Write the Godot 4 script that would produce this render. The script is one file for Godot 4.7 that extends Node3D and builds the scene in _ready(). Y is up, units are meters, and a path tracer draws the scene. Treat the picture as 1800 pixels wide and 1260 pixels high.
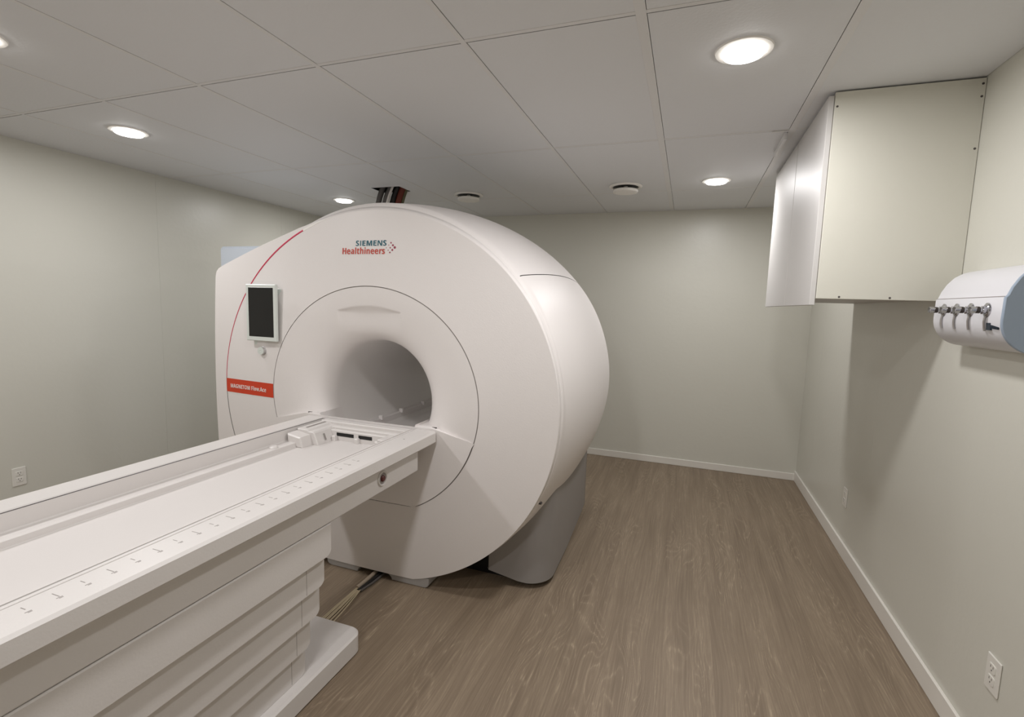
extends Node3D
# An imaging room: scanner with patient table, tiled ceiling with downlights, wall cupboard, gas outlet panel.

const H := 2.3476            # ceiling height
const XL := -3.848           # left wall
const XR := 0.981            # right wall
const ZB := -4.776           # back wall
const ZF := 1.95             # wall behind the camera
const CX := -1.5             # scanner axis
const CY := 0.951
var M := {}                  # materials
var O := Vector3.ZERO        # origin of the thing being built
var taken := {}


# ---------------------------------------------------------------- mesh helpers
class MB:
	var st := SurfaceTool.new()
	var o := Vector3.ZERO
	func _init(org: Vector3) -> void:
		o = org
		st.begin(Mesh.PRIMITIVE_TRIANGLES)
	func tri(a: Vector3, b: Vector3, c: Vector3, hint: Vector3, g := -1) -> void:
		var n := (c - a).cross(b - a)
		if n.length_squared() < 1e-16:
			return
		st.set_smooth_group(g)
		st.add_vertex(a - o)
		if n.dot(hint) >= 0.0:
			st.add_vertex(b - o)
			st.add_vertex(c - o)
		else:
			st.add_vertex(c - o)
			st.add_vertex(b - o)
	func quad(a: Vector3, b: Vector3, c: Vector3, d: Vector3, hint: Vector3, g := -1) -> void:
		tri(a, b, c, hint, g)
		tri(a, c, d, hint, g)
	# rows of points; hint(centre of face) gives the outside
	func grid(rows: Array, hint: Callable, g := 0) -> void:
		for i in rows.size() - 1:
			var p: PackedVector3Array = rows[i]
			var q: PackedVector3Array = rows[i + 1]
			for j in p.size() - 1:
				quad(p[j], p[j + 1], q[j + 1], q[j], hint.call((p[j] + q[j + 1]) * 0.5), g)
	# box from lo to hi with chamfered edges
	func box(lo: Vector3, hi: Vector3, r := 0.0) -> void:
		var c := (lo + hi) * 0.5
		var s := (hi - lo) * 0.5
		r = minf(r, minf(s.x, minf(s.y, s.z)) * 0.9)
		for ax in 3:
			var u := (ax + 1) % 3
			var v := (ax + 2) % 3
			for sg in [-1.0, 1.0]:
				var pts := []
				for k in [[-1, -1], [1, -1], [1, 1], [-1, 1]]:
					var p := Vector3.ZERO
					p[ax] = sg * s[ax]
					p[u] = k[0] * (s[u] - r)
					p[v] = k[1] * (s[v] - r)
					pts.append(c + p)
				var n := Vector3.ZERO
				n[ax] = sg
				quad(pts[0], pts[1], pts[2], pts[3], n)
			if r > 0.0:
				for su in [-1.0, 1.0]:
					for sv in [-1.0, 1.0]:
						var e := []
						for k in [[1, -1], [1, 1], [0, 1], [0, -1]]:
							var p := Vector3.ZERO
							p[ax] = k[1] * (s[ax] - r)
							p[u] = su * (s[u] - (0.0 if k[0] else r))
							p[v] = sv * (s[v] - (r if k[0] else 0.0))
							e.append(c + p)
						var n := Vector3.ZERO
						n[u] = su
						n[v] = sv
						quad(e[0], e[1], e[2], e[3], n)
		if r > 0.0:
			for sx in [-1.0, 1.0]:
				for sy in [-1.0, 1.0]:
					for sz in [-1.0, 1.0]:
						var k := Vector3(sx, sy, sz)
						tri(c + k * Vector3(s.x, s.y - r, s.z - r), c + k * Vector3(s.x - r, s.y, s.z - r), c + k * Vector3(s.x - r, s.y - r, s.z), k)
	# polygon in the plane across axis ax, from a to b along it, with a chamfer on both ends
	func prism(poly: PackedVector2Array, ax: int, a: float, b: float, ch := 0.0, smooth := true) -> void:
		var n := poly.size()
		if Geometry2D.is_polygon_clockwise(poly):
			poly.reverse()
		var ins := PackedVector2Array()
		for i in n:
			var e0 := (poly[i] - poly[(i - 1 + n) % n]).normalized()
			var e1 := (poly[(i + 1) % n] - poly[i]).normalized()
			var m := (Vector2(-e0.y, e0.x) + Vector2(-e1.y, e1.x))
			m = m / maxf(m.length_squared() * 0.5, 0.3)
			ins.append(poly[i] + m * ch)
		var put := func(p: Vector2, t: float) -> Vector3:
			return Vector3(t, p.x, p.y) if ax == 0 else (Vector3(p.x, t, p.y) if ax == 1 else Vector3(p.x, p.y, t))
		var d: float = signf(b - a)
		var axis: Vector3 = put.call(Vector2.ZERO, 1.0)
		var levels := [[ins, a], [poly, a + d * ch], [poly, b - d * ch], [ins, b]] if ch > 0.0 else [[poly, a], [poly, b]]
		for k in levels.size() - 1:
			var pa: PackedVector2Array = levels[k][0]
			var pb: PackedVector2Array = levels[k + 1][0]
			for i in n:
				var j := (i + 1) % n
				var e := poly[j] - poly[i]
				var out: Vector3 = put.call(Vector2(e.y, -e.x), 0.0)
				if ch > 0.0 and k != 1:
					out = out.normalized() + axis * d * (-1.0 if k == 0 else 1.0)
				var g := (5 if k == 1 or ch == 0.0 else 6 + k) if smooth else -1
				quad(put.call(pa[i], levels[k][1]), put.call(pa[j], levels[k][1]), put.call(pb[j], levels[k + 1][1]), put.call(pb[i], levels[k + 1][1]), out, g)
		for k in [0, levels.size() - 1]:
			var pp: PackedVector2Array = levels[k][0]
			var ix := Geometry2D.triangulate_polygon(pp)
			for i in range(0, ix.size(), 3):
				tri(put.call(pp[ix[i]], levels[k][1]), put.call(pp[ix[i + 1]], levels[k][1]), put.call(pp[ix[i + 2]], levels[k][1]), axis * d * (-1.0 if k == 0 else 1.0))
	# profile of (radius, height) turned about an axis through at; dir is that axis
	func lathe(prof: Array, at: Vector3, dir := Vector3.UP, n := 32, sx := 1.0, sharp := true) -> void:
		var u := dir.cross(Vector3(0.0, 0.0, 1.0) if absf(dir.z) < 0.9 else Vector3.UP).normalized()
		var v := dir.cross(u).normalized()
		var mid := Vector2.ZERO
		for p in prof:
			mid += p
		mid /= prof.size()
		for k in prof.size() - 1:
			var p: Vector2 = prof[k]
			var q: Vector2 = prof[k + 1]
			var e := q - p
			var nr := Vector2(e.y, -e.x)
			for i in n:
				var a0 := TAU * i / n
				var a1 := TAU * (i + 1) / n
				var d0 := u * cos(a0) * sx + v * sin(a0)
				var d1 := u * cos(a1) * sx + v * sin(a1)
				quad(at + d0 * p.x + dir * p.y, at + d1 * p.x + dir * p.y, at + d1 * q.x + dir * q.y, at + d0 * q.x + dir * q.y, (d0 + d1) * 0.5 * nr.x + dir * nr.y, k if sharp else 0)
	func tube(pts: Array, r: float, n := 10) -> void:
		var rings := []
		for i in pts.size():
			var t: Vector3 = (pts[mini(i + 1, pts.size() - 1)] - pts[maxi(i - 1, 0)]).normalized()
			var u := t.cross(Vector3(0.31, 0.2, 0.93)).normalized()
			var v := t.cross(u)
			var ring := PackedVector3Array()
			for k in n + 1:
				ring.append(pts[i] + (u * cos(TAU * k / n) + v * sin(TAU * k / n)) * r)
			rings.append(ring)
		for i in rings.size() - 1:
			for k in n:
				var m: Vector3 = (pts[i] + pts[i + 1]) * 0.5
				var c: Vector3 = (rings[i][k] + rings[i + 1][k + 1]) * 0.5
				quad(rings[i][k], rings[i][k + 1], rings[i + 1][k + 1], rings[i + 1][k], c - m, 0)
		for e in [0, pts.size() - 1]:
			var t: Vector3 = pts[e] - pts[1 if e == 0 else pts.size() - 2]
			for k in n:
				tri(pts[e], rings[e][k], rings[e][k + 1], t)


func mb() -> MB:
	return MB.new(O)

func numbered(n: String) -> String:
	taken[n] = taken.get(n, -1) + 1
	return n if taken[n] == 0 else "%s_%03d" % [n, taken[n]]

func part(called: String, b: MB, m: Material, parent: Node3D, label := "") -> MeshInstance3D:
	b.st.generate_normals()
	b.st.index()
	var o := MeshInstance3D.new()
	o.mesh = b.st.commit()
	o.material_override = m
	o.name = called
	parent.add_child(o, true)
	if label:
		o.set_meta("label", label)
	return o

# a part whose own pieces hang under it keeps the thing's origin, so the pieces need no offset
func struct(called: String, b: MB, m: Material) -> MeshInstance3D:
	var o := part(called, b, m, self)
	o.set_meta("kind", "structure")
	return o

func thing(called: String, label: String, category: String, at: Vector3, group := "") -> Node3D:
	var o := Node3D.new()
	o.name = numbered(called)
	add_child(o)
	o.position = at
	o.set_meta("label", label)
	o.set_meta("category", category)
	if group:
		o.set_meta("group", group)
	O = at
	return o

func dup(src: Node3D, base: String, at: Vector3, turn: float, label: String) -> Node3D:
	var r: Node3D = src.duplicate()
	r.name = numbered(base)
	add_child(r)
	r.position = at
	r.rotation.y = turn
	r.set_meta("label", label)
	return r

func box_part(called: String, lo: Vector3, hi: Vector3, r: float, m: Material, parent: Node3D, label := "") -> MeshInstance3D:
	var b := mb()
	b.box(lo, hi, r)
	return part(called, b, m, parent, label)

func round_rect(x0: float, y0: float, x1: float, y1: float, r: float, n := 6) -> PackedVector2Array:
	var p := PackedVector2Array()
	var c := [[x1 - r, y1 - r, 0.0], [x0 + r, y1 - r, PI / 2], [x0 + r, y0 + r, PI], [x1 - r, y0 + r, PI * 1.5]]
	for k in c:
		for i in n + 1:
			var a: float = k[2] + PI / 2 * i / n
			p.append(Vector2(k[0] + cos(a) * r, k[1] + sin(a) * r))
	return p


# ---------------------------------------------------------------- materials
func mat(c: Color, rough: float, metal := 0.0, spec := 0.5) -> StandardMaterial3D:
	var m := StandardMaterial3D.new()
	m.albedo_color = c
	m.roughness = rough
	m.metallic = metal
	m.metallic_specular = spec
	return m

func relief(m: StandardMaterial3D, freq: float, seed_: int, size_m: float, strength: float) -> StandardMaterial3D:
	var n := FastNoiseLite.new()
	n.seed = seed_
	n.frequency = freq
	n.fractal_octaves = 3
	var im := n.get_seamless_image(512, 512)
	im.convert(Image.FORMAT_RGBA8)
	im.bump_map_to_normal_map(strength)
	m.normal_enabled = true
	m.normal_texture = ImageTexture.create_from_image(im)
	m.uv1_triplanar = true
	m.uv1_world_triplanar = true
	m.uv1_scale = Vector3.ONE / size_m
	return m

func wood_floor() -> StandardMaterial3D:
	var w := 1024
	var h := 2048
	var tx := 1.6
	var tz := 3.2
	var n1 := FastNoiseLite.new()
	n1.seed = 11
	n1.fractal_octaves = 4
	n1.frequency = 1.0
	var n2 := FastNoiseLite.new()
	n2.seed = 23
	n2.fractal_octaves = 2
	n2.frequency = 1.0
	var im := Image.create_empty(w, h, false, Image.FORMAT_RGB8)
	var dark := Color(0.462, 0.400, 0.332)
	var mid := Color(0.558, 0.494, 0.418)
	var pale := Color(0.72, 0.655, 0.56)
	var f := func(u: float, v: float, pl: float) -> Vector2:
		var wob := n2.get_noise_2d(u * 4.0 + pl * 7.3, v * 0.9 + pl * 3.1)
		var uu := u + wob * 0.018
		var fine := n1.get_noise_2d(uu * 95.0 + pl * 13.0, v * 1.7)
		var med := n1.get_noise_2d(uu * 11.0 - pl * 5.0, v * 0.6 + 40.0)
		var cath := n2.get_noise_2d((u + wob * 0.06) * 6.2 + pl * 2.7, v * 0.85 + 90.0)
		var ring := absf(fposmod(cath * 6.5 + fine * 0.16, 1.0) - 0.5) * 2.0
		var gate := clampf(n2.get_noise_2d(u * 3.4 + pl * 4.0, v * 1.0 + 200.0) * 3.0 + 0.25, 0.0, 1.0)
		var grain := maxf(0.0, n1.get_noise_2d(uu * 170.0, v * 6.0 + 300.0 + pl) - 0.10)
		var tone := 0.50 + 0.40 * med + 0.36 * fine + 0.22 * (ring - 0.5) * gate
		var streak := maxf(0.0, ring - 0.74) * 3.2 * gate * (0.35 + grain * 3.5) + grain * 1.5 * clampf(0.45 + 1.2 * med, 0.0, 1.0) + maxf(0.0, fine - 0.34) * 1.2
		return Vector2(tone, streak)
	for y in h:
		var v := tz * y / h
		var back := clampf((v - (tz - 0.5)) / 0.5, 0.0, 1.0)
		for x in w:
			var u := tx * x / w
			var pl := floorf(u / 0.2)
			var a: Vector2 = f.call(u, v, pl)
			if back > 0.0:
				var b: Vector2 = f.call(u, v - tz, pl)
				a = a.lerp(b, smoothstep(0.0, 1.0, back))
			var c := dark.lerp(mid, clampf(a.x * 1.25, 0.0, 1.0)).lerp(pale, clampf(a.y * 0.55, 0.0, 0.7))
			im.set_pixel(x, y, c)
	var m := mat(Color.WHITE, 0.5)
	m.albedo_texture = ImageTexture.create_from_image(im)
	m.uv1_triplanar = true
	m.uv1_world_triplanar = true
	m.uv1_triplanar_sharpness = 8.0
	m.uv1_scale = Vector3(1.0 / tx, 1.0 / tz, 1.0 / tz)
	m.uv1_offset = Vector3(0.13, 0.0, 0.1)
	return m

func make_materials() -> void:
	M.wall = relief(mat(Color(0.832, 0.826, 0.786), 0.36), 0.02, 5, 0.5, 0.35)
	M.trim = mat(Color(0.90, 0.885, 0.855), 0.42)
	M.tile = relief(mat(Color(0.885, 0.889, 0.897), 0.62), 0.045, 8, 0.4, 0.5)
	M.bar = mat(Color(0.885, 0.882, 0.88), 0.5)
	M.void = mat(Color(0.06, 0.058, 0.055), 0.9)
	M.floor = wood_floor()
	M.white = relief(mat(Color(0.925, 0.905, 0.897), 0.42), 0.05, 3, 0.25, 0.35)
	M.gloss = mat(Color(0.92, 0.90, 0.892), 0.46, 0.0, 0.4)
	M.inner = mat(Color(0.42, 0.40, 0.39), 0.7)
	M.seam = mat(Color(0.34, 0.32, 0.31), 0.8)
	M.groove = mat(Color(0.70, 0.67, 0.655), 0.8)
	M.bore = mat(Color(0.93, 0.915, 0.905), 0.5)
	M.grey = mat(Color(0.575, 0.558, 0.548), 0.5)
	M.foot = mat(Color(0.66, 0.645, 0.635), 0.5)
	M.black = mat(Color(0.035, 0.033, 0.032), 0.55)
	M.pink = mat(Color(0.78, 0.22, 0.34), 0.45)
	M.orange = mat(Color(0.82, 0.245, 0.11), 0.5)
	M.letter = mat(Color(0.95, 0.88, 0.86), 0.5)
	M.teal = mat(Color(0.13, 0.38, 0.44), 0.5)
	M.red = mat(Color(0.78, 0.30, 0.25), 0.5)
	M.plum = mat(Color(0.62, 0.26, 0.34), 0.5)
	M.screen = mat(Color(0.075, 0.075, 0.08), 0.28)
	M.bezel = mat(Color(0.87, 0.89, 0.87), 0.35)
	M.silver = mat(Color(0.78, 0.77, 0.77), 0.28, 0.75)
	M.chrome = mat(Color(0.72, 0.72, 0.74), 0.16, 1.0)
	M.darkchrome = mat(Color(0.30, 0.28, 0.27), 0.3, 0.8)
	M.table = relief(mat(Color(0.85, 0.832, 0.82), 0.36), 0.05, 4, 0.25, 0.3)
	M.pad = mat(Color(0.845, 0.826, 0.814), 0.6)
	M.ink = mat(Color(0.58, 0.555, 0.54), 0.6)
	M.maroon = mat(Color(0.34, 0.13, 0.11), 0.4)
	M.cupboard = mat(Color(0.795, 0.785, 0.775), 0.46, 0.0, 0.25)
	M.side = relief(mat(Color(0.84, 0.832, 0.788), 0.4), 0.02, 6, 0.5, 0.3)
	M.gas = mat(Color(0.845, 0.842, 0.858), 0.34)
	M.cap = mat(Color(0.60, 0.655, 0.725), 0.45)
	M.navy = mat(Color(0.12, 0.17, 0.22), 0.4)
	M.bluegrey = mat(Color(0.80, 0.83, 0.87), 0.45)
	M.plate = mat(Color(0.89, 0.88, 0.85), 0.35)
	M.wire = mat(Color(0.74, 0.68, 0.57), 0.6)
	M.sleeve = mat(Color(0.68, 0.62, 0.55), 0.6)
	M.hose_grey = mat(Color(0.37, 0.35, 0.34), 0.6)
	M.hose_dark = mat(Color(0.10, 0.09, 0.085), 0.6)
	M.hose_white = mat(Color(0.88, 0.86, 0.84), 0.5)
	M.hose_red = mat(Color(0.40, 0.15, 0.09), 0.6)
	M.hose_green = mat(Color(0.36, 0.35, 0.25), 0.6)
	M.vent = mat(Color(0.955, 0.945, 0.925), 0.5)
	var lens := mat(Color(0.95, 0.95, 0.95), 0.5)
	lens.emission_enabled = true
	lens.emission = Color(1.0, 0.99, 0.975)
	lens.emission_energy_multiplier = 9.0
	M.lens = lens


# ---------------------------------------------------------------- the room
func build_room() -> void:
	O = Vector3.ZERO
	var b := mb()
	b.box(Vector3(XL - 0.12, -0.1, ZB - 0.12), Vector3(XR + 0.12, 0.0, ZF + 0.12))
	struct("floor", b, M.floor)
	var top := H + 0.5
	# walls: a slab and the sheets fixed on it, with a fine joint between sheets
	var walls := [
		["wall_left", Vector3(XL - 0.12, 0, ZB - 0.12), Vector3(XL - 0.004, top, ZF + 0.12), 2, [-3.91, -2.69, -1.47, -0.25, 0.97], XL - 0.004, XL],
		["wall_right", Vector3(XR + 0.004, 0, ZB - 0.12), Vector3(XR + 0.12, top, ZF + 0.12), 2, [-4.31, -3.09, -0.65, 0.57], XR + 0.004, XR],
	]
	for w in walls:
		b = mb()
		b.box(w[1], w[2])
		var wall := struct(w[0], b, M.wall)
		var cuts: Array = [ZB] + w[4] + [ZF]
		for i in cuts.size() - 1:
			var lo := Vector3(minf(w[5], w[6]), 0.0, cuts[i] + 0.0003)
			var hi := Vector3(maxf(w[5], w[6]), top - 0.01, cuts[i + 1] - 0.0003)
			box_part("wall_panel", lo, hi, 0.0004, M.wall, wall)
	b = mb()
	b.box(Vector3(XL - 0.12, 0, ZB - 0.12), Vector3(XR + 0.12, top, ZB))
	struct("wall_back", b, M.wall)
	b = mb()
	b.box(Vector3(XL - 0.12, 0, ZF), Vector3(XR + 0.12, top, ZF + 0.12))
	struct("wall_front", b, M.wall)
	# skirting boards
	var sk := [["baseboard_back", Vector3(XL, 0, ZB), Vector3(XR, 0.064, ZB + 0.011)], ["baseboard_right", Vector3(XR - 0.013, 0, ZB), Vector3(XR, 0.088, ZF)], ["baseboard_left", Vector3(XL, 0, ZB), Vector3(XL + 0.013, 0.088, ZF)]]
	for s in sk:
		b = mb()
		b.box(s[1], s[2], 0.003)
		struct(s[0], b, M.trim)
	build_ceiling(top)


func build_ceiling(top: float) -> void:
	var b := mb()
	b.box(Vector3(XL - 0.12, top, ZB - 0.12), Vector3(XR + 0.12, top + 0.1, ZF + 0.12))
	var ceil_ := struct("ceiling", b, M.void)
	# lines of the grid: [left edge, right edge, gap on the left, gap on the right]
	var xs := [[XL - 0.004, XL, 0.0, 0.001], [-3.285, -3.267, 0.0, 0.002], [-2.664, -2.646, 0.0, 0.0022], [-2.048, -2.030, 0.0, 0.002], [-1.420, -1.400, 0.0, 0.0022], [-0.800, -0.780, 0.0, 0.0026], [-0.211, -0.178, 0.0, 0.002], [0.407, 0.437, 0.0024, 0.0], [XR, XR + 0.004, 0.001, 0.0]]
	var zs := [[ZB - 0.004, ZB], [-4.006, -3.990], [-2.814, -2.796], [-1.630, -1.612], [-0.440, -0.422], [0.752, 0.770], [ZF, ZF + 0.004]]
	for i in xs.size():
		var x: Array = xs[i]
		if i > 0 and i < xs.size() - 1:
			box_part("ceiling_bar", Vector3(x[0], H, ZB), Vector3(x[1], H + 0.03, ZF), 0.0006, M.bar, ceil_)
	for k in zs.size():
		if k > 0 and k < zs.size() - 1:
			for i in xs.size() - 1:
				box_part("ceiling_bar", Vector3(xs[i][1], H + 0.0004, zs[k][0]), Vector3(xs[i + 1][0], H + 0.03, zs[k][1]), 0.0006, M.bar, ceil_)
	for i in xs.size() - 1:
		for k in zs.size() - 1:
			var lo := Vector3(xs[i][1] + xs[i][3], H + 0.0012, zs[k][1] + 0.0006)
			var hi := Vector3(xs[i + 1][0] - xs[i + 1][2], H + 0.0026, zs[k + 1][0] - 0.0048)
			b = mb()
			if i == 2 and k == 1:      # this tile is cut out for the hoses
				var hx := [-2.452, -2.192]
				var hz := [-3.60, -3.425]
				b.box(lo, Vector3(hx[0], hi.y, hi.z), 0.0)
				b.box(Vector3(hx[1], lo.y, lo.z), hi, 0.0)
				b.box(Vector3(hx[0], lo.y, lo.z), Vector3(hx[1], hi.y, hz[0]), 0.0)
				b.box(Vector3(hx[0], lo.y, hz[1]), Vector3(hx[1], hi.y, hi.z), 0.0)
			else:
				b.box(lo, hi, 0.0003)
			part("ceiling_panel", b, M.tile, ceil_)
	# the loose length of grid by the cupboard
	b = mb()
	b.box(Vector3(0.392, H - 0.034, -3.16), Vector3(0.405, H - 0.0002, -2.84), 0.001)
	b.box(Vector3(0.33, H - 0.004, -2.822), Vector3(0.405, H - 0.0002, -2.808), 0.001)
	part("ceiling_bar", b, M.bar, ceil_)


# ---------------------------------------------------------------- lamps and vents
func lamp(at: Vector3, label: String, power := 1.0) -> void:
	var t := thing("ceiling_light", label, "ceiling light", at, "round downlights in the ceiling")
	var b := mb()
	b.lathe([Vector2(0.070, 0.0), Vector2(0.072, -0.006), Vector2(0.091, -0.005), Vector2(0.094, 0.0)], at, Vector3.UP, 40)
	part("trim_ring", b, M.vent, t)
	b = mb()
	b.lathe([Vector2(0.0, -0.022), Vector2(0.048, -0.021), Vector2(0.064, -0.017), Vector2(0.069, -0.010), Vector2(0.069, 0.0)], at, Vector3.UP, 40, 1.0, false)
	part("lens", b, M.lens, t)
	var l := AreaLight3D.new()
	l.name = "lamp"
	l.area_size = Vector2(0.13, 0.13)
	l.light_color = Color(1.0, 0.993, 0.993)
	l.light_energy = LAMP * power
	l.area_range = 14.0
	l.area_attenuation = 2.0
	l.shadow_enabled = true
	l.position = Vector3(0, -0.0235, 0)
	l.rotation.x = -PI / 2
	t.add_child(l)

const LAMP := 1.0

func vent(at: Vector3, label: String) -> void:
	var t := thing("ceiling_vent", label, "vent", at, "round valve vents in the ceiling")
	var b := mb()
	b.lathe([Vector2(0.092, 0.0), Vector2(0.094, -0.010), Vector2(0.108, -0.012), Vector2(0.118, -0.006), Vector2(0.120, 0.0)], at, Vector3.UP, 40)
	part("vent_ring", b, M.vent, t)
	b = mb()
	b.lathe([Vector2(0.092, -0.002), Vector2(0.0, -0.002)], at, Vector3.UP, 40)
	part("vent_throat", b, M.black, t)
	b = mb()
	b.lathe([Vector2(0.0, -0.050), Vector2(0.07, -0.049), Vector2(0.088, -0.045), Vector2(0.091, -0.036), Vector2(0.089, -0.028), Vector2(0.02, -0.024), Vector2(0.014, -0.002)], at, Vector3.UP, 40)
	part("vent_disc", b, M.vent, t)


# ---------------------------------------------------------------- the scanner
func zf(x: float, y: float) -> float:
	return -2.05 - 0.05 * ((x - CX) ** 2 + (y - CY) ** 2)

func on_face(x: float, y: float, off := 0.0) -> Vector3:
	return Vector3(x, y, zf(x, y) + off)

func ell(th: float, a: float, c: float) -> float:
	return 1.0 / sqrt((cos(th) / a) ** 2 + (sin(th) / c) ** 2)

var outline := PackedVector2Array()

func make_outline() -> void:
	var t0 := -asin((CY - 0.036) / 0.947)
	var t1 := deg_to_rad(104.0)
	for i in 121:
		var t := lerpf(t0, t1, i / 120.0)
		outline.append(Vector2(CX + 0.989 * cos(t), CY + 0.947 * sin(t)))
	for p in [[-1.95, 1.820], [-2.205, 1.739], [-2.36, 1.686], [-2.52, 1.630], [-2.562, 1.612], [-2.579, 1.593], [-2.584, 1.565], [-2.590, 0.036]]:
		outline.append(Vector2(p[0], p[1]))

func r_out(th: float) -> float:
	var d := Vector2(cos(th), sin(th)) * 3.0
	var c := Vector2(CX, CY)
	var best := 0.0
	for i in outline.size():
		var hit = Geometry2D.segment_intersects_segment(c, c + d, outline[i], outline[(i + 1) % outline.size()])
		if hit != null:
			best = maxf(best, (hit - c).length())
	return best

func r_groove(th: float) -> float:
	var e := ell(th, 0.612, 0.575)
	if sin(th) < -0.05:
		var f := (CY - 0.437) / -sin(th)
		var k := 0.02
		var h := clampf(0.5 + 0.5 * (f - e) / k, 0.0, 1.0)
		e = lerpf(f, e, h) - k * h * (1.0 - h)
	return e

func polar(th: float, r: float, z: float) -> Vector3:
	return Vector3(CX + cos(th) * r, CY + sin(th) * r, z)

func face_point(th: float, r: float, off := 0.0) -> Vector3:
	return on_face(CX + cos(th) * r, CY + sin(th) * r, off)

func sill_y(r: float) -> float:
	return clampf(0.800 + (0.600 - r) * 0.24, 0.79, 0.852)

func build_scanner() -> void:
	make_outline()
	var t := thing("scanner", "large white ring-shaped imaging scanner with a round bore", "scanner", Vector3(CX, 0, -2.8))
	var front := func(_c: Vector3) -> Vector3: return Vector3(0, 0, 1)
	var outward := func(c: Vector3) -> Vector3: return Vector3(c.x - CX, c.y - CY, 0)
	var inward := func(c: Vector3) -> Vector3: return Vector3(CX - c.x, CY - c.y, 0)
	var n := 720
	# --- front cover between the round seam and the outline
	var b := mb()
	var ro := PackedFloat32Array()
	for i in n + 1:
		ro.append(r_out(TAU * i / n + 0.0003))
	var rows := []
	for j in 11:
		var row := PackedVector3Array()
		for i in n + 1:
			var th := TAU * i / n + 0.0003
			row.append(face_point(th, lerpf(r_groove(th) + 0.0022, ro[i], j / 10.0)))
		rows.append(row)
	b.grid(rows, front, 0)
	var lip := [rows[0], PackedVector3Array()]
	for i in n + 1:
		var th := TAU * i / n + 0.0003
		lip[1].append(face_point(th, r_groove(th) + 0.0022, -0.02))
	b.grid(lip, inward, 1)
	var cover := part("front_cover", b, M.white, t)
	# --- chamfered rim behind the front edge; wide at the top, narrow at the side
	b = mb()
	rows = []
	var seam_r := PackedFloat32Array()
	for k in 7:
		var row := PackedVector3Array()
		for i in n + 1:
			var th := TAU * i / n + 0.0003
			var s := maxf(sin(th), 0.0)
			var sr := maxf(ell(th, 0.999, lerpf(0.955, 0.992, smoothstep(0.0, 0.5, s))), ro[i] + 0.003)
			if k == 0:
				seam_r.append(sr)
			var f: float = [0.0, 0.10, 0.46, 0.47, 0.50, 0.96, 1.0][k]
			var g: float = [0.0, 0.03, 0.42, 0.47, 0.48, 0.95, 1.0][k]
			var z0 := face_point(th, ro[i]).z
			var p := polar(th, lerpf(ro[i], sr, f) - (0.0022 if k == 3 else 0.0), lerpf(z0, -2.150, g))
			p.y = maxf(p.y, 0.034)
			row.append(p)
		rows.append(row)
	b.grid(rows, func(c: Vector3) -> Vector3: return Vector3(c.x - CX, c.y - CY, 0.6), 0)
	part("front_rim", b, M.gloss, t)
	# the flat wing at the left stands out beyond the round body
	b = mb()
	rows = [PackedVector3Array(), PackedVector3Array(), PackedVector3Array(), PackedVector3Array()]
	for i in n + 1:
		var th := TAU * i / n + 0.0003
		var p := polar(th, seam_r[i], -2.152)
		p.y = maxf(p.y, 0.034)
		if th > PI * 0.55 and th < PI * 1.45:
			rows[0].append(p)
			rows[1].append(Vector3(p.x, p.y, -2.44))
			rows[2].append(Vector3(lerpf(CX, p.x, 0.99), lerpf(CY, p.y, 0.99), -2.45))
			rows[3].append(polar(th, ell(th, 0.9, 0.86), -2.45))
	b.grid(rows.slice(0, 3), outward, 0)
	b.grid(rows.slice(2, 4), func(_c: Vector3) -> Vector3: return Vector3(0, 0, -1), 1)
	part("wing_shell", b, M.white, t)
	# --- barrel behind: three covers with fine seams over an inner shell
	var barrel := func(th: float, k: float, shrink: float) -> Vector3:
		var z := lerpf(-2.1640, -3.50, k)
		var q := 1.0 - ((z + 2.85) / 0.69) ** 2
		var s := sin(th)
		var rb := lerpf(0.955 + 0.03 * q, 0.992 + 0.072 * q, smoothstep(0.0, 0.5, maxf(s, 0.0)))
		var edge := 1.0 - 0.006 * exp(-k / 0.006)
		var tail := 1.0 - 0.05 * smoothstep(0.94, 1.0, k) ** 2
		var r := ell(th, 0.999 + 0.047 * q, rb) * edge * tail - shrink
		var p := polar(th, r, z)
		p.y = maxf(p.y, 0.03)
		return p
	var spans := [["top_cover", 40.0, 140.0], ["side_cover", -82.0, 40.0], ["side_cover", 140.0, 262.0]]
	for s in spans:
		b = mb()
		rows = []
		for k in 49:
			var kk := pow(k / 48.0, 1.25)
			var row := PackedVector3Array()
			for i in 81:
				var th := deg_to_rad(lerpf(s[1] + 0.13, s[2] - 0.13, i / 80.0))
				row.append(barrel.call(th, kk, 0.0))
			rows.append(row)
		b.grid(rows, outward, 0)
		part(s[0], b, M.gloss, t)
	b = mb()
	rows = []
	for k in 13:
		var row := PackedVector3Array()
		for i in 181:
			row.append(barrel.call(TAU * i / 180.0, k / 12.0, 0.016) + Vector3(0, 0, 0.014 if k == 0 else 0.0))
		rows.append(row)
	b.grid(rows, outward, 0)
	part("inner_shell", b, M.inner, t)
	b = mb()      # rear cover
	rows = []
	for j in 5:
		var row := PackedVector3Array()
		for i in 181:
			var th := TAU * i / 180.0
			var p: Vector3 = barrel.call(th, 1.0, 0.0)
			var q := polar(th, 0.31, -3.54)
			row.append(p.lerp(q, j / 4.0) - Vector3(0, 0, 0.05 * sin(PI * 0.5 * minf(1.0, j / 2.0))))
		rows.append(row)
	b.grid(rows, func(_c: Vector3) -> Vector3: return Vector3(0, 0, -1), 0)
	part("rear_cover", b, M.white, t)
	b = mb()      # small slot low on the right edge
	b.box(Vector3(-0.612, 0.519, -2.185), Vector3(-0.596, 0.526, -2.165))
	part("latch_slot", b, M.seam, t)
	# --- dark backing inside the round seam
	b = mb()
	rows = [PackedVector3Array(), PackedVector3Array()]
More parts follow.
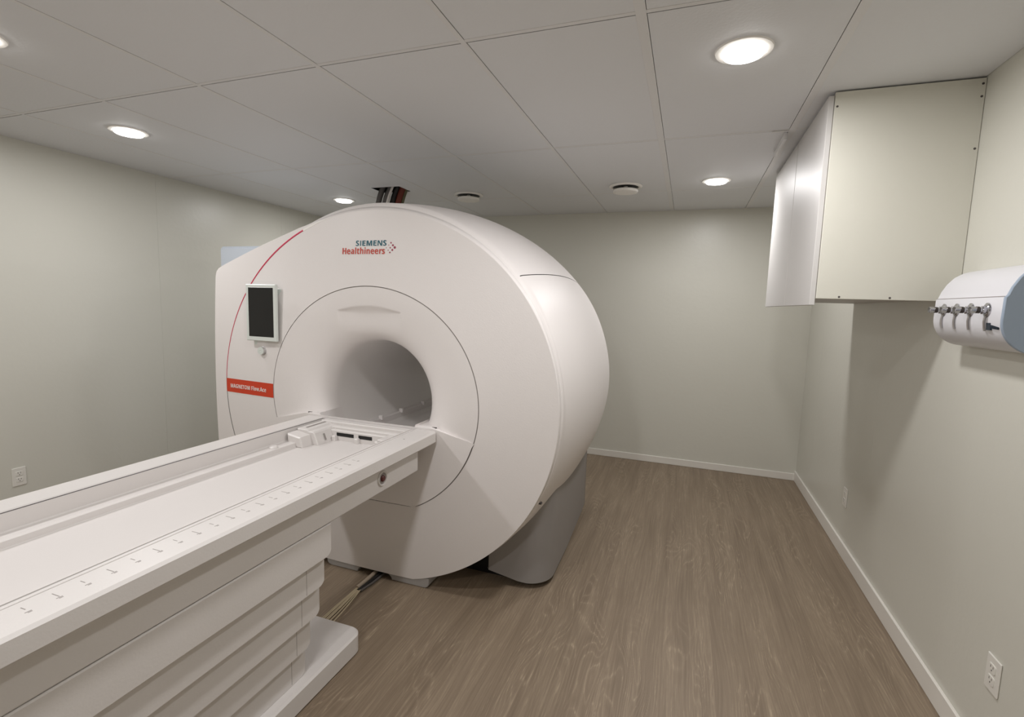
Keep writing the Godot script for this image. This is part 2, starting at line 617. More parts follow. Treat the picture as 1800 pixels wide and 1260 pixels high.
	for i in n + 1:
		var th := TAU * i / n
		rows[0].append(face_point(th, r_groove(th) - 0.012, -0.0055))
		rows[1].append(face_point(th, r_groove(th) + 0.012, -0.0055))
	b.grid(rows, front, 0)
	part("seam_backing", b, M.groove, t)
	# --- funnel from the seam into the bore, above the sill
	b = mb()
	rows = []
	var depth := 0.165
	var nj := 96
	for j in nj + 1:
		var ph := PI / 2 * j / nj
		var u := pow(sin(ph), 2.0 / 2.5)
		var dz := depth * (1.0 - pow(cos(ph), 2.0 / 2.5)) if j < nj else depth
		var a := lerpf(0.6098, 0.300, u)
		var c := lerpf(0.5728, 0.300, u)
		var ys := sill_y(a)
		var s := asin(clampf((ys - CY) / c, -1.0, 1.0))
		var row := PackedVector3Array()
		for i in 301:
			var e := lerpf(s, PI - s, i / 300.0)
			var p := Vector3(CX + a * cos(e), CY + c * sin(e), 0.0)
			p.z = zf(CX + 0.6098 * cos(e) , CY + 0.5728 * sin(e)) - dz
			# shallow crescent grip above the bore
			var g := (p.x - CX) / 0.185
			if absf(g) < 1.0 and p.y > 1.2:
				var yt := 1.400 + 0.030 * (1.0 - g * g)
				var yb := 1.400 - 0.012 * (1.0 - g * g)
				var w := sqrt(1.0 - g * g) * 0.019
				if p.y < yt and p.y > yb:
					p.z -= w * smoothstep(0.0, 1.0, 0.5 + 0.5 * (yt - p.y) / (yt - yb)) * 2.0 - w
				elif p.y <= yb:
					p.z -= w * (1.0 - smoothstep(0.0, 0.11, yb - p.y))
			row.append(p)
		rows.append(row)
	b.grid(rows, func(c: Vector3) -> Vector3: return Vector3(CX - c.x, CY - c.y, 0.5), 0)
	# the sill closes the funnel below
	for side in [0, 300]:
		var sr := [PackedVector3Array(), PackedVector3Array()]
		for j in nj + 1:
			var p: Vector3 = rows[j][side]
			sr[0].append(p)
			sr[1].append(Vector3(p.x, p.y, zf(p.x, p.y) + 0.004))
		b.grid(sr, func(_c: Vector3) -> Vector3: return Vector3.UP, 1)
	part("funnel_cover", b, M.white, t)
	# --- lower panel inside the seam, below the sill
	b = mb()
	rows = []
	for i in 97:
		var x := lerpf(-0.6075, 0.6075, i / 96.0)
		var yt := sill_y(absf(x))
		var yb := CY - 0.5728 * sqrt(maxf(0.0, 1.0 - (x / 0.6098) ** 2))
		yb = minf(maxf(yb, 0.4395 + 0.02 * smoothstep(0.30, 0.37, absf(x))), yt - 0.0005)
		var row := PackedVector3Array()
		for j in 9:
			row.append(on_face(CX + x, lerpf(yb, yt, j / 8.0), 0.004))
		rows.append(row)
	b.grid(rows, front, 0)
	part("lower_panel", b, M.white, t)
	# --- bore tube, floor and rails
	b = mb()
	rows = []
	for k in 9:
		var row := PackedVector3Array()
		for i in 97:
			row.append(polar(TAU * i / 96.0, 0.30, lerpf(-2.222, -3.56, k / 8.0)))
		rows.append(row)
	b.grid(rows, inward, 0)
	part("bore_tube", b, M.bore, t)
	b = mb()
	b.box(Vector3(CX - 0.20, 0.66, -3.52), Vector3(CX + 0.20, 0.700, -2.085), 0.003)
	part("bore_floor", b, M.bore, t)
	for sx in [-1.0, 1.0]:
		var x0: float = CX + sx * 0.245
		var x1: float = CX + sx * 0.190
		var rail := box_part("bore_rail", Vector3(minf(x0, x1), 0.69, -3.5), Vector3(maxf(x0, x1), 0.758, -2.24), 0.004, M.white, t)
		for z in [-2.455, -2.677, -2.95]:
			box_part("rail_clip", Vector3(x1 - 0.016 - sx * 0.002, 0.748, z - 0.02), Vector3(x1 + 0.010 - sx * 0.002, 0.775, z), 0.002, M.white, rail)
	b = mb()
	rows = []
	for k in 3:
		var row := PackedVector3Array()
		for i in 49:
			var th := lerpf(PI + 0.30, TAU - 0.30, i / 48.0)
			row.append(polar(th, 0.30, lerpf(-2.052, -2.23, k / 2.0)))
		rows.append(row)
	b.grid(rows, inward, 0)
	part("bore_lip", b, M.white, t)
	for x in [-0.375, 0.375]:
		b = mb()
		b.box(Vector3(CX + x - 0.012, 0.8485, -2.085), Vector3(CX + x + 0.012, 0.8528, -2.078))
		part("sill_slot", b, M.seam, t)
	# --- plinth, skirt and foot
	b = mb()
	var sk := PackedVector2Array([Vector2(-0.90, -2.278), Vector2(-0.74, -2.284)])
	for i in 9:
		var a := PI / 2 * (1.0 - i / 8.0)
		sk.append(Vector2(-0.718 + 0.135 * cos(a), -2.425 + 0.138 * sin(a)))
	sk.append_array([Vector2(-0.588, -2.75), Vector2(-0.612, -3.30), Vector2(-0.622, -3.455)])
	var left := sk.duplicate()
	left.reverse()
	for p in left:
		sk.append(Vector2(2.0 * CX - p.x, p.y))
	rows = [PackedVector3Array(), PackedVector3Array(), PackedVector3Array()]
	for i in sk.size():
		var p := sk[i]
		var y := 0.033 + 0.046 * smoothstep(-0.68, -1.0, p.x) * smoothstep(-2.40, -2.30, p.y)
		rows[0].append(Vector3(p.x, 0.62, p.y))
		rows[1].append(Vector3(p.x, y, p.y))
		rows[2].append(Vector3(lerpf(CX, p.x, 0.975), y + 0.004, lerpf(-2.9, p.y, 0.97)))
	b.grid(rows.slice(0, 2), func(c: Vector3) -> Vector3: return Vector3(c.x - CX, 0, c.z + 2.9), 0)
	b.grid(rows.slice(1, 3), func(_c: Vector3) -> Vector3: return Vector3.DOWN, 1)
	part("base_skirt", b, M.grey, t)
	b = mb()
	b.box(Vector3(-2.34, 0.0, -3.42), Vector3(-0.66, 0.10, -2.36))
	part("plinth", b, M.black, t)
	b = mb()
	var fp := PackedVector2Array()
	fp.append_array([Vector2(-1.79, 0.052), Vector2(-1.79, 0.028)])
	for i in 7:
		var a := PI + PI / 2 * i / 6.0
		fp.append(Vector2(-1.755 + 0.035 * cos(a), 0.024 + 0.024 * sin(a)))
	for q in [[-1.590, 0.0], [-1.584, 0.016], [-1.570, 0.030], [-1.545, 0.036], [-1.425, 0.036], [-1.395, 0.028], [-1.380, 0.014], [-1.374, 0.0]]:
		fp.append(Vector2(q[0], q[1]))
	for i in 7:
		var a := -PI / 2 + PI / 2 * i / 6.0
		fp.append(Vector2(-1.185 + 0.028 * cos(a), 0.024 + 0.024 * sin(a)))
	fp.append(Vector2(-1.157, 0.052))
	b.prism(fp, 2, -2.40, -2.100, 0.003, false)
	part("front_foot", b, M.foot, t)
	b = mb()
	b.box(Vector3(-1.60, 0.0, -2.42), Vector3(-1.36, 0.05, -2.401))
	part("foot_recess", b, M.black, t)
	# --- coloured seam line along the left of the round front
	b = mb()
	rows = [PackedVector3Array(), PackedVector3Array(), PackedVector3Array(), PackedVector3Array()]
	for i in 71:
		var th := deg_to_rad(lerpf(116.0, 177.5, i / 70.0))
		var w := lerpf(0.0058, 0.0026, smoothstep(0.0, 0.9, i / 70.0))
		var r := ell(th, 0.989, 0.947)
		rows[0].append(face_point(th, r - w, -0.0005))
		rows[1].append(face_point(th, r - w * 0.7, 0.0011))
		rows[2].append(face_point(th, r + w * 0.7, 0.0011))
		rows[3].append(face_point(th, r + w, -0.0005))
	b.grid(rows, front, 0)
	part("accent_line", b, M.pink, t, "thin pink accent line")
	b = mb()
	rows = [PackedVector3Array(), PackedVector3Array()]
	for i in 41:
		var th := deg_to_rad(lerpf(177.5, 232.0, i / 40.0))
		var r := ell(th, 0.989, 0.947)
		rows[0].append(face_point(th, r - 0.0022, 0.0006))
		rows[1].append(face_point(th, r + 0.0022, 0.0006))
	b.grid(rows, front, 0)
	part("seam_line", b, M.seam, t)
	b = mb()
	rows = [PackedVector3Array(), PackedVector3Array(), PackedVector3Array()]
	for i in 21:
		var th := deg_to_rad(lerpf(104.5, 116.0, i / 20.0))
		var r := ell(th, 0.989, 0.947)
		var w := lerpf(0.001, 0.006, smoothstep(0.0, 1.0, i / 20.0))
		rows[0].append(face_point(th, r - w - 0.0005, 0.0))
		rows[1].append(face_point(th, r - w, 0.0008))
		rows[2].append(face_point(th, r + w, 0.0004))
	b.grid(rows, func(_c: Vector3) -> Vector3: return Vector3(0, 0, 1), -1)
	part("edge_highlight", b, M.vent, t)  # flat paler ribbon: the highlight on the bevelled edge, painted as colour
	# --- orange name strip
	b = mb()
	rows = []
	for j in 5:
		var y := lerpf(0.908, 0.986, j / 4.0)
		var row := PackedVector3Array()
		var xl := CX - 0.989 * sqrt(1.0 - ((y - CY) / 0.947) ** 2)
		var xr := CX - 0.6145 * sqrt(1.0 - ((y - CY) / 0.577) ** 2)
		for i in 13:
			row.append(on_face(lerpf(xl, xr, i / 12.0), y, 0.0012))
		rows.append(row)
	b.grid(rows, front, 0)
	var strip := part("name_strip", b, M.orange, t, "orange strip with white lettering")
	lettering("MAGNETOM Flow.Ace", "lettering", strip, M.letter, -2.452, -2.166, 0.934, 0.024, 0.0016, false)
	lettering("S", "lettering", t, M.teal, -1.577, -1.5590, 1.7230, 0.0268, 0.0004, true)
	b = mb()
	b.grid([PackedVector3Array([on_face(-1.5525, 1.7235, 0.0006), on_face(-1.5462, 1.7235, 0.0006)]), PackedVector3Array([on_face(-1.5525, 1.7493, 0.0006), on_face(-1.5462, 1.7493, 0.0006)])], front, 0)
	part("lettering", b, M.teal, t)
	lettering("EMENS", "lettering", t, M.teal, -1.5385, -1.400, 1.7230, 0.0268, 0.0004, true)
	lettering("Healthineers", "lettering", t, M.red, -1.656, -1.407, 1.6825, 0.0335, 0.0004, false)
	b = mb()
	for d in [[1455, 330, 20], [1400, 385, 12], [1505, 390, 26], [1340, 450, 10], [1440, 450, 18], [1555, 445, 32], [1390, 510, 13], [1495, 505, 26], [1435, 565, 20]]:
		var p := on_face(-1.576 + (d[0] / 15.0 - 36.0) * 0.0033, 1.749 - (d[1] / 15.0 - 17.8) * 0.00295, 0.0)
		b.lathe([Vector2(0.0, 0.0008), Vector2(d[2] / 15.0 * 0.0030, 0.0008), Vector2(d[2] / 15.0 * 0.0030, -0.001)], p, Vector3(0, 0.078, 1).normalized(), 12)
	part("logo_dots", b, M.plum, t)
	# --- touch panel and dial
	var bz := box_part("control_panel", Vector3(-2.262, 1.220, -2.058), Vector3(-2.056, 1.524, -2.038), 0.0035, M.bezel, t, "small control panel with a dark screen")
	box_part("screen", Vector3(-2.243, 1.243, -2.040), Vector3(-2.071, 1.507, -2.0374), 0.0008, M.screen, bz)
	box_part("panel_mount", Vector3(-2.256, 1.190, -2.112), Vector3(-2.052, 1.505, -2.080), 0.004, M.bezel, t)
	box_part("panel_neck", Vector3(-2.21, 1.28, -2.085), Vector3(-2.10, 1.46, -2.055), 0.002, M.bezel, t)
	b = mb()
	var kp := on_face(-2.186, 1.164)
	b.lathe([Vector2(0.0235, -0.004), Vector2(0.0235, 0.004), Vector2(0.0215, 0.006), Vector2(0.0215, 0.017)], kp, Vector3(0, 0, 1), 28)
	var dial := part("dial", b, M.silver, t, "silver round dial")
	b = mb()
	b.lathe([Vector2(0.0215, 0.016), Vector2(0.0205, 0.0195), Vector2(0.004, 0.020), Vector2(0.003, 0.0185), Vector2(0.0, 0.0185)], kp, Vector3(0, 0, 1), 28)
	part("dial_face", b, M.bezel, dial)
	for o in [cover]:
		o.set_meta("label", "flat round front cover with a wing at the left")


func lettering(text: String, called: String, parent: Node3D, m: Material, x0: float, x1: float, y0: float, hgt: float, off: float, bold: bool) -> void:
	var f := SystemFont.new()
	f.font_names = PackedStringArray(["Droid Sans"])
	f.font_weight = 700
	var tm := TextMesh.new()
	tm.text = text
	tm.font = f
	tm.font_size = 64
	tm.pixel_size = 0.001
	tm.depth = 0.02
	tm.curve_step = 1.0
	var box := tm.get_aabb()
	var node := MeshInstance3D.new()
	node.mesh = tm
	node.name = called
	node.material_override = m
	parent.add_child(node, true)
	var cx := (x0 + x1) * 0.5
	var yc := y0 + hgt * 0.5
	var slope := Vector3(0.1 * (cx - CX), 0.1 * (yc - CY), 1.0).normalized()
	var right := Vector3(slope.z, 0.0, -slope.x).normalized()
	var up := slope.cross(right)
	var sx := (x1 - x0) / box.size.x
	var sy := hgt / box.size.y
	var sz := 0.06
	var bs := Basis(right * sx, up * sy, slope * sz)
	var c := box.get_center()
	node.transform = Transform3D(bs, on_face(cx, yc, off) - O - bs * Vector3(c.x, c.y, c.z - 0.01))


# ---------------------------------------------------------------- the patient table
func build_table() -> void:
	var t := thing("patient_table", "long white patient table docked to the scanner on a stepped pedestal", "patient table", Vector3(-1.48, 0, -0.6))
	var ze := 0.55
	# rails either side of the sliding top
	var rail := box_part("side_rail", Vector3(-1.2075, 0.788, -2.047), Vector3(-1.0945, 0.8455, ze), 0.007, M.table, t)
	box_part("side_rail", Vector3(-1.853, 0.788, -2.047), Vector3(-1.7465, 0.8455, ze), 0.006, M.table, t)
	box_part("rail_inlay", Vector3(-1.2205, 0.80, -2.03), Vector3(-1.2100, 0.8435, ze), 0.001, M.table, t)
	box_part("gap_shade", Vector3(-1.7468, 0.80, -2.03), Vector3(-1.7419, 0.8432, ze - 0.02), 0.0, M.seam, t)  # dark strip standing in for the shade inside the rail gap
	var b := mb()
	for i in 18 + 12:
		var z := 0.024 - 0.05 * i - 0.1
		if z < -1.85:
			break
		var long := i % 2 == 0
		var x0 := -1.178
		var w := 0.024 if long else 0.015
		b.box(Vector3(x0, 0.8452, z - 0.0009), Vector3(x0 + w, 0.84575, z + 0.0009))
		var x1 := x0 + 0.026
		b.box(Vector3(x1, 0.8452, z - 0.004), Vector3(x1 + 0.0022, 0.84575, z + 0.007))
		b.box(Vector3(x1 + 0.004, 0.8452, z - 0.003), Vector3(x1 + 0.0062, 0.84575, z + 0.004))
	var marks := part("ruler_marks", b, M.ink, rail, "fine grey ruler marks")
	marks.set_meta("kind", "stuff")
	b = mb()
	b.lathe([Vector2(0.0, 0.0008), Vector2(0.0035, 0.0008), Vector2(0.0035, -0.001)], Vector3(-1.157, 0.8455, -1.86), Vector3.UP, 12)
	part("rail_screw", b, M.ink, rail)
	# sliding top: a shallow trough
	b = mb()
	var prof := PackedVector2Array([Vector2(-1.7420, 0.8420), Vector2(-1.7405, 0.8420), Vector2(-1.7370, 0.793), Vector2(-1.733, 0.7895), Vector2(-1.683, 0.7895), Vector2(-1.6785, 0.7875), Vector2(-1.6765, 0.770), Vector2(-1.673, 0.767),
		Vector2(-1.285, 0.767), Vector2(-1.282, 0.770), Vector2(-1.280, 0.7875), Vector2(-1.276, 0.7895), Vector2(-1.240, 0.7895), Vector2(-1.2355, 0.793), Vector2(-1.2315, 0.8435), Vector2(-1.2255, 0.8435), Vector2(-1.2255, 0.735), Vector2(-1.7420, 0.735)])
	b.prism(prof, 2, -2.036, ze - 0.01, 0.0, false)
	part("tabletop", b, M.pad, t)
	# head end: cross frame with slots, plug block on the left ledge
	b = mb()
	b.box(Vector3(-1.727, 0.764, -2.034), Vector3(-1.2325, 0.8435, -1.992), 0.003)
	b.box(Vector3(-1.640, 0.764, -1.994), Vector3(-1.2345, 0.828, -1.962), 0.003)
	b.box(Vector3(-1.630, 0.762, -1.964), Vector3(-1.300, 0.817, -1.943), 0.003)
	b.box(Vector3(-1.300, 0.762, -1.964), Vector3(-1.2345, 0.826, -1.86), 0.003)
	var frame := part("head_frame", b, M.table, t)
	for x in [[-1.590, -1.490], [-1.462, -1.385]]:
		box_part("frame_slot", Vector3(x[0], 0.789, -1.9445), Vector3(x[1], 0.806, -1.9418), 0.0, M.black, frame)
	box_part("frame_slot", Vector3(-1.3015, 0.786, -1.93), Vector3(-1.2995, 0.800, -1.80), 0.0, M.seam, frame)
	for x in [-1.596, -1.465, -1.350, -1.312]:
		box_part("frame_clip", Vector3(x - 0.011, 0.762, -1.945), Vector3(x + 0.011, 0.793, -1.922), 0.004, M.table, frame)
	b = mb()
	b.prism(PackedVector2Array([Vector2(-1.729, 0.764), Vector2(-1.604, 0.764), Vector2(-1.628, 0.822), Vector2(-1.636, 0.828), Vector2(-1.660, 0.829), Vector2(-1.668, 0.836), Vector2(-1.729, 0.8375)]), 2, -2.025, -1.830, 0.004, false)
	b.prism(PackedVector2Array([Vector2(-1.729, 0.764), Vector2(-1.640, 0.764), Vector2(-1.652, 0.815), Vector2(-1.729, 0.828)]), 2, -1.836, -1.765, 0.006, false)
	var block := part("plug_block", b, M.table, t)
	box_part("block_slot", Vector3(-1.704, 0.8355, -1.99), Vector3(-1.694, 0.8385, -1.86), 0.0, M.ink, block)
	for z in [-1.885, -1.985]:
		b = mb()
		b.prism(PackedVector2Array([Vector2(-1.6195, 0.812), Vector2(-1.6165, 0.812), Vector2(-1.6040, 0.783), Vector2(-1.6075, 0.783)]), 2, z - 0.003, z + 0.003, 0.0, false)
		part("block_mark", b, M.ink, block)
	b = mb()
	b.lathe([Vector2(0.0, 0.012), Vector2(0.013, 0.011), Vector2(0.019, 0.006), Vector2(0.02, 0.0)], Vector3(-1.702, 0.787, -1.66), Vector3.UP, 20)
	part("ledge_button", b, M.table, t)
	# carriage beam under the rails with its release button
	b = mb()
	b.box(Vector3(-1.75, 0.671, -1.957), Vector3(-1.21, 0.734, ze - 0.06), 0.004)
	b.box(Vector3(-1.82, 0.671, -1.958), Vector3(-1.748, 0.789, ze - 0.06), 0.006)
	b.box(Vector3(-1.212, 0.671, -1.958), Vector3(-1.14, 0.789, ze - 0.06), 0.006)
	var beam := part("carriage_beam", b, M.table, t)
	var bc := Vector3(-1.14, 0.731, -1.669)
	b = mb()
	b.lathe([Vector2(0.024, 0.001), Vector2(0.025, 0.0045), Vector2(0.029, 0.006), Vector2(0.0325, 0.003), Vector2(0.033, -0.001)], bc, Vector3(1, 0, 0), 36)
	part("button_ring", b, M.table, beam)
	b = mb()
	b.lathe([Vector2(0.0, 0.0012), Vector2(0.0245, 0.0012)], bc, Vector3(1, 0, 0), 36)
	part("button_well", b, M.ink, beam)
	b = mb()
	b.lathe([Vector2(0.0, 0.010), Vector2(0.010, 0.009), Vector2(0.0125, 0.006), Vector2(0.0130, 0.0)], bc, Vector3(1, 0, 0), 24)
	part("button", b, M.maroon, beam, "dark red button")
	# pedestal: telescoping covers, each a little narrower, on a flat foot
	var xs := [-1.140, -1.163, -1.186, -1.210, -1.235]
	var ys := [[0.552, 0.6705], [0.440, 0.5535], [0.321, 0.4415], [0.203, 0.3225], [0.086, 0.2045]]
	for i in 5:
		b = mb()
		var xr: float = xs[i]
		var zz: float = -1.362 if i == 0 else (-1.352 if i < 3 else -1.33)
		var y0: float = ys[i][0]
		var y1: float = ys[i][1]
		var cp := PackedVector2Array([Vector2(y1, ze - 0.1), Vector2(y0, ze - 0.1)])
		for j in 9:
			var a := PI / 2 * j / 8.0
			cp.append(Vector2(y0 + 0.024 - 0.024 * cos(a), zz + 0.030 - 0.030 * sin(a)))
		cp.append(Vector2(y1, zz))
		b.prism(cp, 0, -2.96 - xr, xr, 0.0035)
		var cv := part("pedestal_cover", b, M.table, t)
		if i > 0:
			box_part("cover_seam", Vector3(xr - 0.001, ys[i][0] + 0.008, -1.2632), Vector3(xr + 0.0003, ys[i][1] - 0.002, -1.2616), 0.0, M.ink, cv)
	b = mb()
	b.prism(round_rect(-1.763, -1.618, -1.197, ze - 0.05, 0.05, 8), 1, 0.0, 0.088, 0.008)
	part("base", b, M.table, t)


# ---------------------------------------------------------------- cupboard, gas panel, sockets, cables
func build_cupboard() -> void:
	var t := thing("wall_cupboard", "white cupboard hung high on the right wall, with plain doors", "cupboard", Vector3(0.74, 1.522, -3.0))
	var b := mb()
	b.box(Vector3(0.503, 1.530, -3.66), Vector3(XR - 0.001, 2.336, -2.392), 0.0015)
	b.box(Vector3(0.52, 2.335, -3.64), Vector3(0.97, H - 0.0005, -2.41))
	part("body", b, M.cupboard, t)
	var side := box_part("side_panel", Vector3(0.4995, 1.5225, -2.391), Vector3(0.9798, 2.3425, -2.376), 0.0012, M.side, t)
	for p in [[0.509, 2.287], [0.974 - 0.004, 2.322], [0.970, 2.277], [0.969, 2.091], [0.582, 1.531], [0.757, 1.531]]:
		b = mb()
		b.lathe([Vector2(0.0, 0.001), Vector2(0.0022, 0.0013), Vector2(0.0042, 0.0006), Vector2(0.0042, -0.001)], Vector3(p[0], p[1], -2.376), Vector3(0, 0, 1), 14)
		part("screw", b, M.seam, side)
	box_part("door", Vector3(0.478, 1.495, -2.961), Vector3(0.498, 2.332, -2.381), 0.0015, M.cupboard, t)
	box_part("door", Vector3(0.478, 1.495, -3.640), Vector3(0.498, 2.332, -2.968), 0.0015, M.cupboard, t)


func build_gas_panel() -> void:
	var t := thing("gas_panel", "white rounded wall panel with four chrome gas outlets", "gas panel", Vector3(XR, 1.36, -2.03))
	var z0 := -2.262
	var z1 := -1.838
	var prof := func(g: float, x: float) -> PackedVector2Array:      # outline in (x, y)
		var p := PackedVector2Array()
		p.append(Vector2(x, 1.628))
		for k in [[0.955, 1.627], [0.935, 1.620], [0.912, 1.605], [0.892, 1.580], [0.878, 1.553], [0.8705, 1.530]]:
			p.append(Vector2(k[0] - g, k[1] + g * 0.4))
		p.append(Vector2(0.8645 - g, 1.523))
		for i in 13:
			var a := PI / 2 * i / 12.0
			p.append(Vector2(0.955 - (0.0915 + g) * cos(a), 1.455 - (0.095 + g) * sin(a)))
		p.append(Vector2(x, 1.359))
		return p
	var b := mb()
	b.prism(prof.call(0.0, XR - 0.0005), 2, z0, z1, 0.0015)
	part("body", b, M.gas, t)
	b = mb()
	b.box(Vector3(0.8655, 1.5255, z0 + 0.003), Vector3(0.8720, 1.5272, z1 - 0.002))
	part("seam", b, M.ink, t)
	for z in [[z1, z1 + 0.012]]:
		b = mb()
		b.prism(prof.call(0.0025, XR - 0.0005), 2, z[0], z[1], 0.002)
		part("end_cap", b, M.cap, t, "blue-grey end cap")
	for z in [-2.189, -2.101, -2.011, -1.917]:
		var at := Vector3(0.8665, 1.486, z)
		b = mb()
		b.lathe([Vector2(0.023, 0.0), Vector2(0.0225, 0.004), Vector2(0.018, 0.006), Vector2(0.016, 0.008), Vector2(0.0125, 0.009)], at, Vector3(-1, 0, 0), 28)
		var o := part("gas_outlet", b, M.chrome, t)
		b = mb()
		b.lathe([Vector2(0.0125, 0.004), Vector2(0.0125, 0.016), Vector2(0.0095, 0.018), Vector2(0.0095, 0.034), Vector2(0.011, 0.035), Vector2(0.011, 0.046), Vector2(0.009, 0.047), Vector2(0.0, 0.047)], at, Vector3(-1, 0, 0), 24)
		part("nozzle", b, M.chrome, o)
		b = mb()
		b.lathe([Vector2(0.0098, 0.022), Vector2(0.0106, 0.023), Vector2(0.0106, 0.031), Vector2(0.0098, 0.032)], at, Vector3(-1, 0, 0), 24)
		part("collar", b, M.darkchrome, o)
		b = mb()
		b.tube([at + Vector3(-0.006, -0.020, 0.0), at + Vector3(-0.007, -0.035, -0.002), at + Vector3(-0.004, -0.050, -0.004), at + Vector3(-0.001, -0.064, -0.005)], 0.0028, 8)
		part("chain", b, M.silver, o)
	b = mb()
	b.prism(PackedVector2Array([Vector2(1.4475, -1.911), Vector2(1.4475, -1.889), Vector2(1.4255, -1.885), Vector2(1.4255, -1.907)]), 0, 0.8625, 0.8705, 0.0, false)
	var badge := part("badge", b, M.navy, t)
	b = mb()
	for i in 6:
		var z := -1.8825 + 0.0062 * i
		b.box(Vector3(0.8625, 1.4305 - 0.0004 * i, z), Vector3(0.8715, 1.4410 - 0.0010 * i, z + 0.0028))
		b.box(Vector3(0.8630, 1.4350 - 0.0006 * i, z + 0.0028), Vector3(0.8715, 1.4372 - 0.0006 * i, z + 0.0055))
	part("badge_script", b, M.navy, badge)


func build_sockets() -> void:
	var at := Vector3(XL, 0.302, -1.762)
	var t := thing("wall_socket", "white double wall socket on the left wall, low above the table edge", "socket", at, "double wall sockets")
	var b := mb()
	b.box(at + Vector3(0.0, -0.0575, -0.035), at + Vector3(0.006, 0.0575, 0.035), 0.0025)
	part("plate", b, M.plate, t)
	for y in [-0.0195, 0.0195]:
		b = mb()
		b.prism(round_rect(at.y + y - 0.0145, at.z - 0.017, at.y + y + 0.0145, at.z + 0.017, 0.006), 0, at.x + 0.005, at.x + 0.0085, 0.001)
		var r := part("receptacle", b, M.plate, t)
		b = mb()
		for z in [-0.0065, 0.0065]:
			b.box(at + Vector3(0.008, y + 0.001, z - 0.0012), at + Vector3(0.0087, y + 0.009, z + 0.0012))
		b.box(at + Vector3(0.008, y - 0.009, -0.002), at + Vector3(0.0087, y - 0.004, 0.002))
		part("slot", b, M.seam, r)
	dup(t, "wall_socket", Vector3(XR, 0.348, -1.865), PI, "white double wall socket on the right wall, nearer the camera")
	dup(t, "wall_socket", Vector3(XR, 0.352, -3.42), PI, "white double wall socket under the cupboard, in its shadow")


func build_cables() -> void:
	var t := thing("hose_bundle", "bundle of dark, white and red-brown hoses from the ceiling hole", "hoses", Vector3(-2.33, 1.45, -3.5))
	var hoses := [["cable", -2.405, -3.515, 0.022, "hose_grey", "dark grey hose"], ["cable", -2.372, -3.545, 0.020, "hose_dark", "blackish hose"], ["cable", -2.338, -3.505, 0.019, "hose_grey", "dark grey hose"], ["cable", -2.305, -3.495, 0.010, "hose_white", "white hose"],
		["cable", -2.282, -3.540, 0.024, "hose_dark", "blackish hose"], ["cable", -2.238, -3.545, 0.024, "hose_red", "red-brown hose"], ["cable", -2.214, -3.560, 0.012, "hose_green", "olive hose"]]
	for h in hoses:
		var b := mb()
		var pts := []
		for i in 25:
			var k := i / 24.0
			var y := lerpf(H + 0.30, 1.44, k)
			var d := H - y
			var lean := -0.5 * d if d < 0.0 else -0.085 * (1.0 - exp(-d / 0.17))
			pts.append(Vector3(h[1] + lean + 0.006 * sin(k * 5.0 + h[1] * 40.0), y, h[2]))
		b.tube(pts, h[3], 12)
		part(h[0], b, M[h[4]], t, h[5])
	# cables on the floor from the foot of the scanner
	t = thing("floor_cables", "thin beige cables running over the floor from the scanner foot", "cables", Vector3(-1.47, 0, -1.95))
	for s in [[Vector3(-1.483, 0.014, -2.16), Vector3(-1.481, 0.013, -2.03), Vector3(-1.482, 0.012, -1.955), 0.0105, "sleeve", "beige cable sleeve"], [Vector3(-1.452, 0.012, -2.16), Vector3(-1.455, 0.011, -2.03), Vector3(-1.466, 0.010, -1.94), 0.0085, "hose_dark", "black cable sleeve"], [Vector3(-1.437, 0.009, -2.16), Vector3(-1.441, 0.0085, -2.03), Vector3(-1.455, 0.008, -1.945), 0.006, "hose_grey", "grey cable sleeve"]]:
		var b := mb()
		b.tube([s[0], s[1], s[2]], s[3], 10)
		part("sleeve", b, M[s[4]], t, s[5])
	for i in 6:
		var b := mb()
		var pts := []
		var end: float = [-1.478, -1.466, -1.455, -1.444, -1.432, -1.412][i]
		for j in 13:
			var k := j / 12.0
			var bow: float = [0.0, 0.004, 0.006, 0.010, 0.016, 0.026][i]
			pts.append(Vector3(lerpf(-1.486 + 0.005 * i, end, pow(k, 1.3)) + bow * sin(PI * k) * 0.7, 0.0052 + 0.005 * (1.0 - k) + (0.003 if i % 2 else 0.0) * sin(PI * k), lerpf(-1.965, -1.55, k)))
		b.tube(pts, 0.0034, 8)
		part("cable", b, M.wire, t)


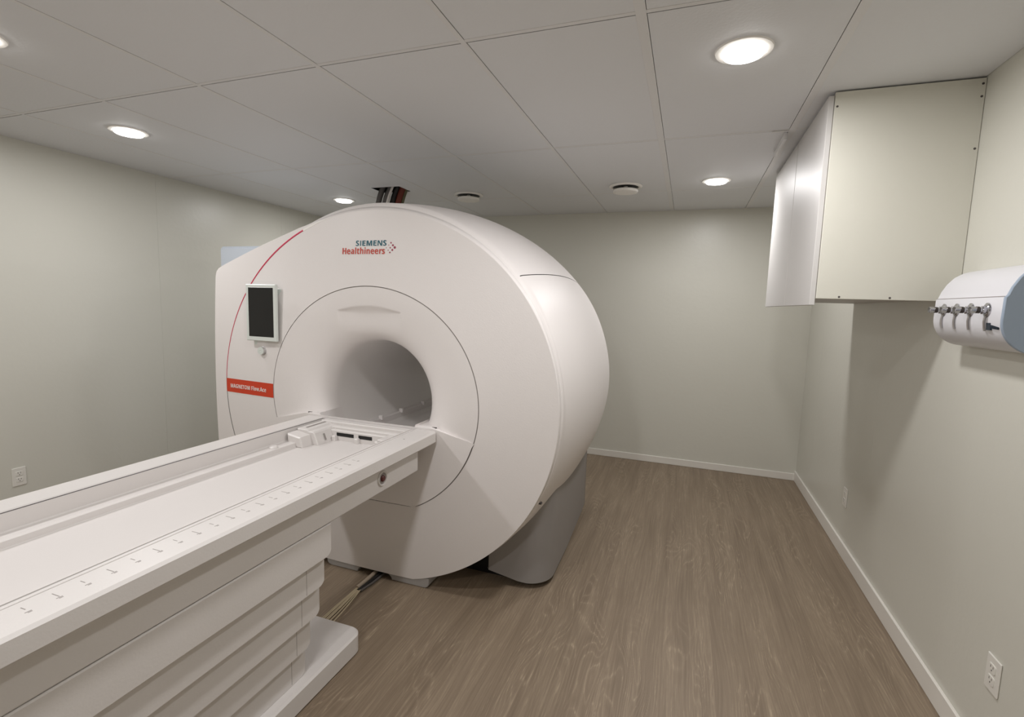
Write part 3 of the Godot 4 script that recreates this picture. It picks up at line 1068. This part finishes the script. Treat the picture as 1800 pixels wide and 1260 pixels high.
func build_rear_cabinet() -> void:
	var t := thing("equipment_cabinet", "pale blue-grey equipment cabinet standing behind the scanner's left shoulder", "cabinet", Vector3(-3.03, 0, -2.95))
	box_part("body", Vector3(-3.302, 0.03, -3.2), Vector3(-2.72, 1.82, -2.765), 0.012, M.bluegrey, t)
	box_part("door", Vector3(-3.286, 0.06, -2.767), Vector3(-2.74, 1.803, -2.752), 0.004, M.bluegrey, t)
	box_part("plinth", Vector3(-3.28, 0.0, -3.18), Vector3(-2.74, 0.032, -2.79), 0.0, M.seam, t)


func _ready() -> void:
	# camera (as recovered from the room's straight lines)
	var cam := Camera3D.new()
	cam.name = "camera"
	cam.fov = rad_to_deg(2.0 * atan(630.0 / 863.1))
	cam.near = 0.02
	cam.transform = Transform3D(Basis(Vector3(0.94122937, 0.03100913, -0.33634165), Vector3(-0.06571748, 0.99355982, -0.09230436), Vector3(0.33131328, 0.1089831, 0.93720553)), Vector3(0, 1.457642, 0))
	add_child(cam)
	cam.current = true
	var env := Environment.new()
	env.background_mode = Environment.BG_COLOR
	env.background_color = Color.BLACK
	env.tonemap_mode = Environment.TONE_MAPPER_LINEAR
	env.tonemap_exposure = 1.12
	env.sdfgi_enabled = true
	env.ssao_enabled = true
	env.ssil_enabled = true
	var we := WorldEnvironment.new()
	we.name = "environment"
	we.environment = env
	add_child(we)
	make_materials()
	# lamps
	lamp(Vector3(0.121, H, -1.940), "large bright round ceiling light at the top right", 1.15)
	lamp(Vector3(-2.988, H, -1.955), "round ceiling light above the left wall, nearer the camera", 0.67)
	lamp(Vector3(-2.985, H, -3.770), "round ceiling light just left of the ceiling hoses", 0.9)
	lamp(Vector3(0.124, H, -3.745), "round ceiling light beside the wall cupboard", 1.05)
	lamp(Vector3(-2.440, H, -1.085), "round ceiling light cut off by the left edge of the picture", 0.75)
	lamp(Vector3(-0.650, H, -0.950), "round ceiling light outside the picture above the table", 0.8)
	lamp(Vector3(-0.650, H, 0.85), "added round fill light behind the camera, right of the table", 1.65)  # unseen lamp added to brighten the scanner front and the walls
	lamp(Vector3(-2.440, H, 0.85), "added round fill light behind the camera, left of the table", 1.6)  # second added fill lamp, out of view, lifting the overall brightness
	build_room()
	build_scanner()
	build_table()
	build_cupboard()
	build_gas_panel()
	build_rear_cabinet()
	vent(Vector3(-1.770, H, -3.805), "round white ceiling vent beside the ceiling hoses")
	vent(Vector3(-0.492, H, -3.780), "round white ceiling vent nearest the wall cupboard")
	build_sockets()
	build_cables()
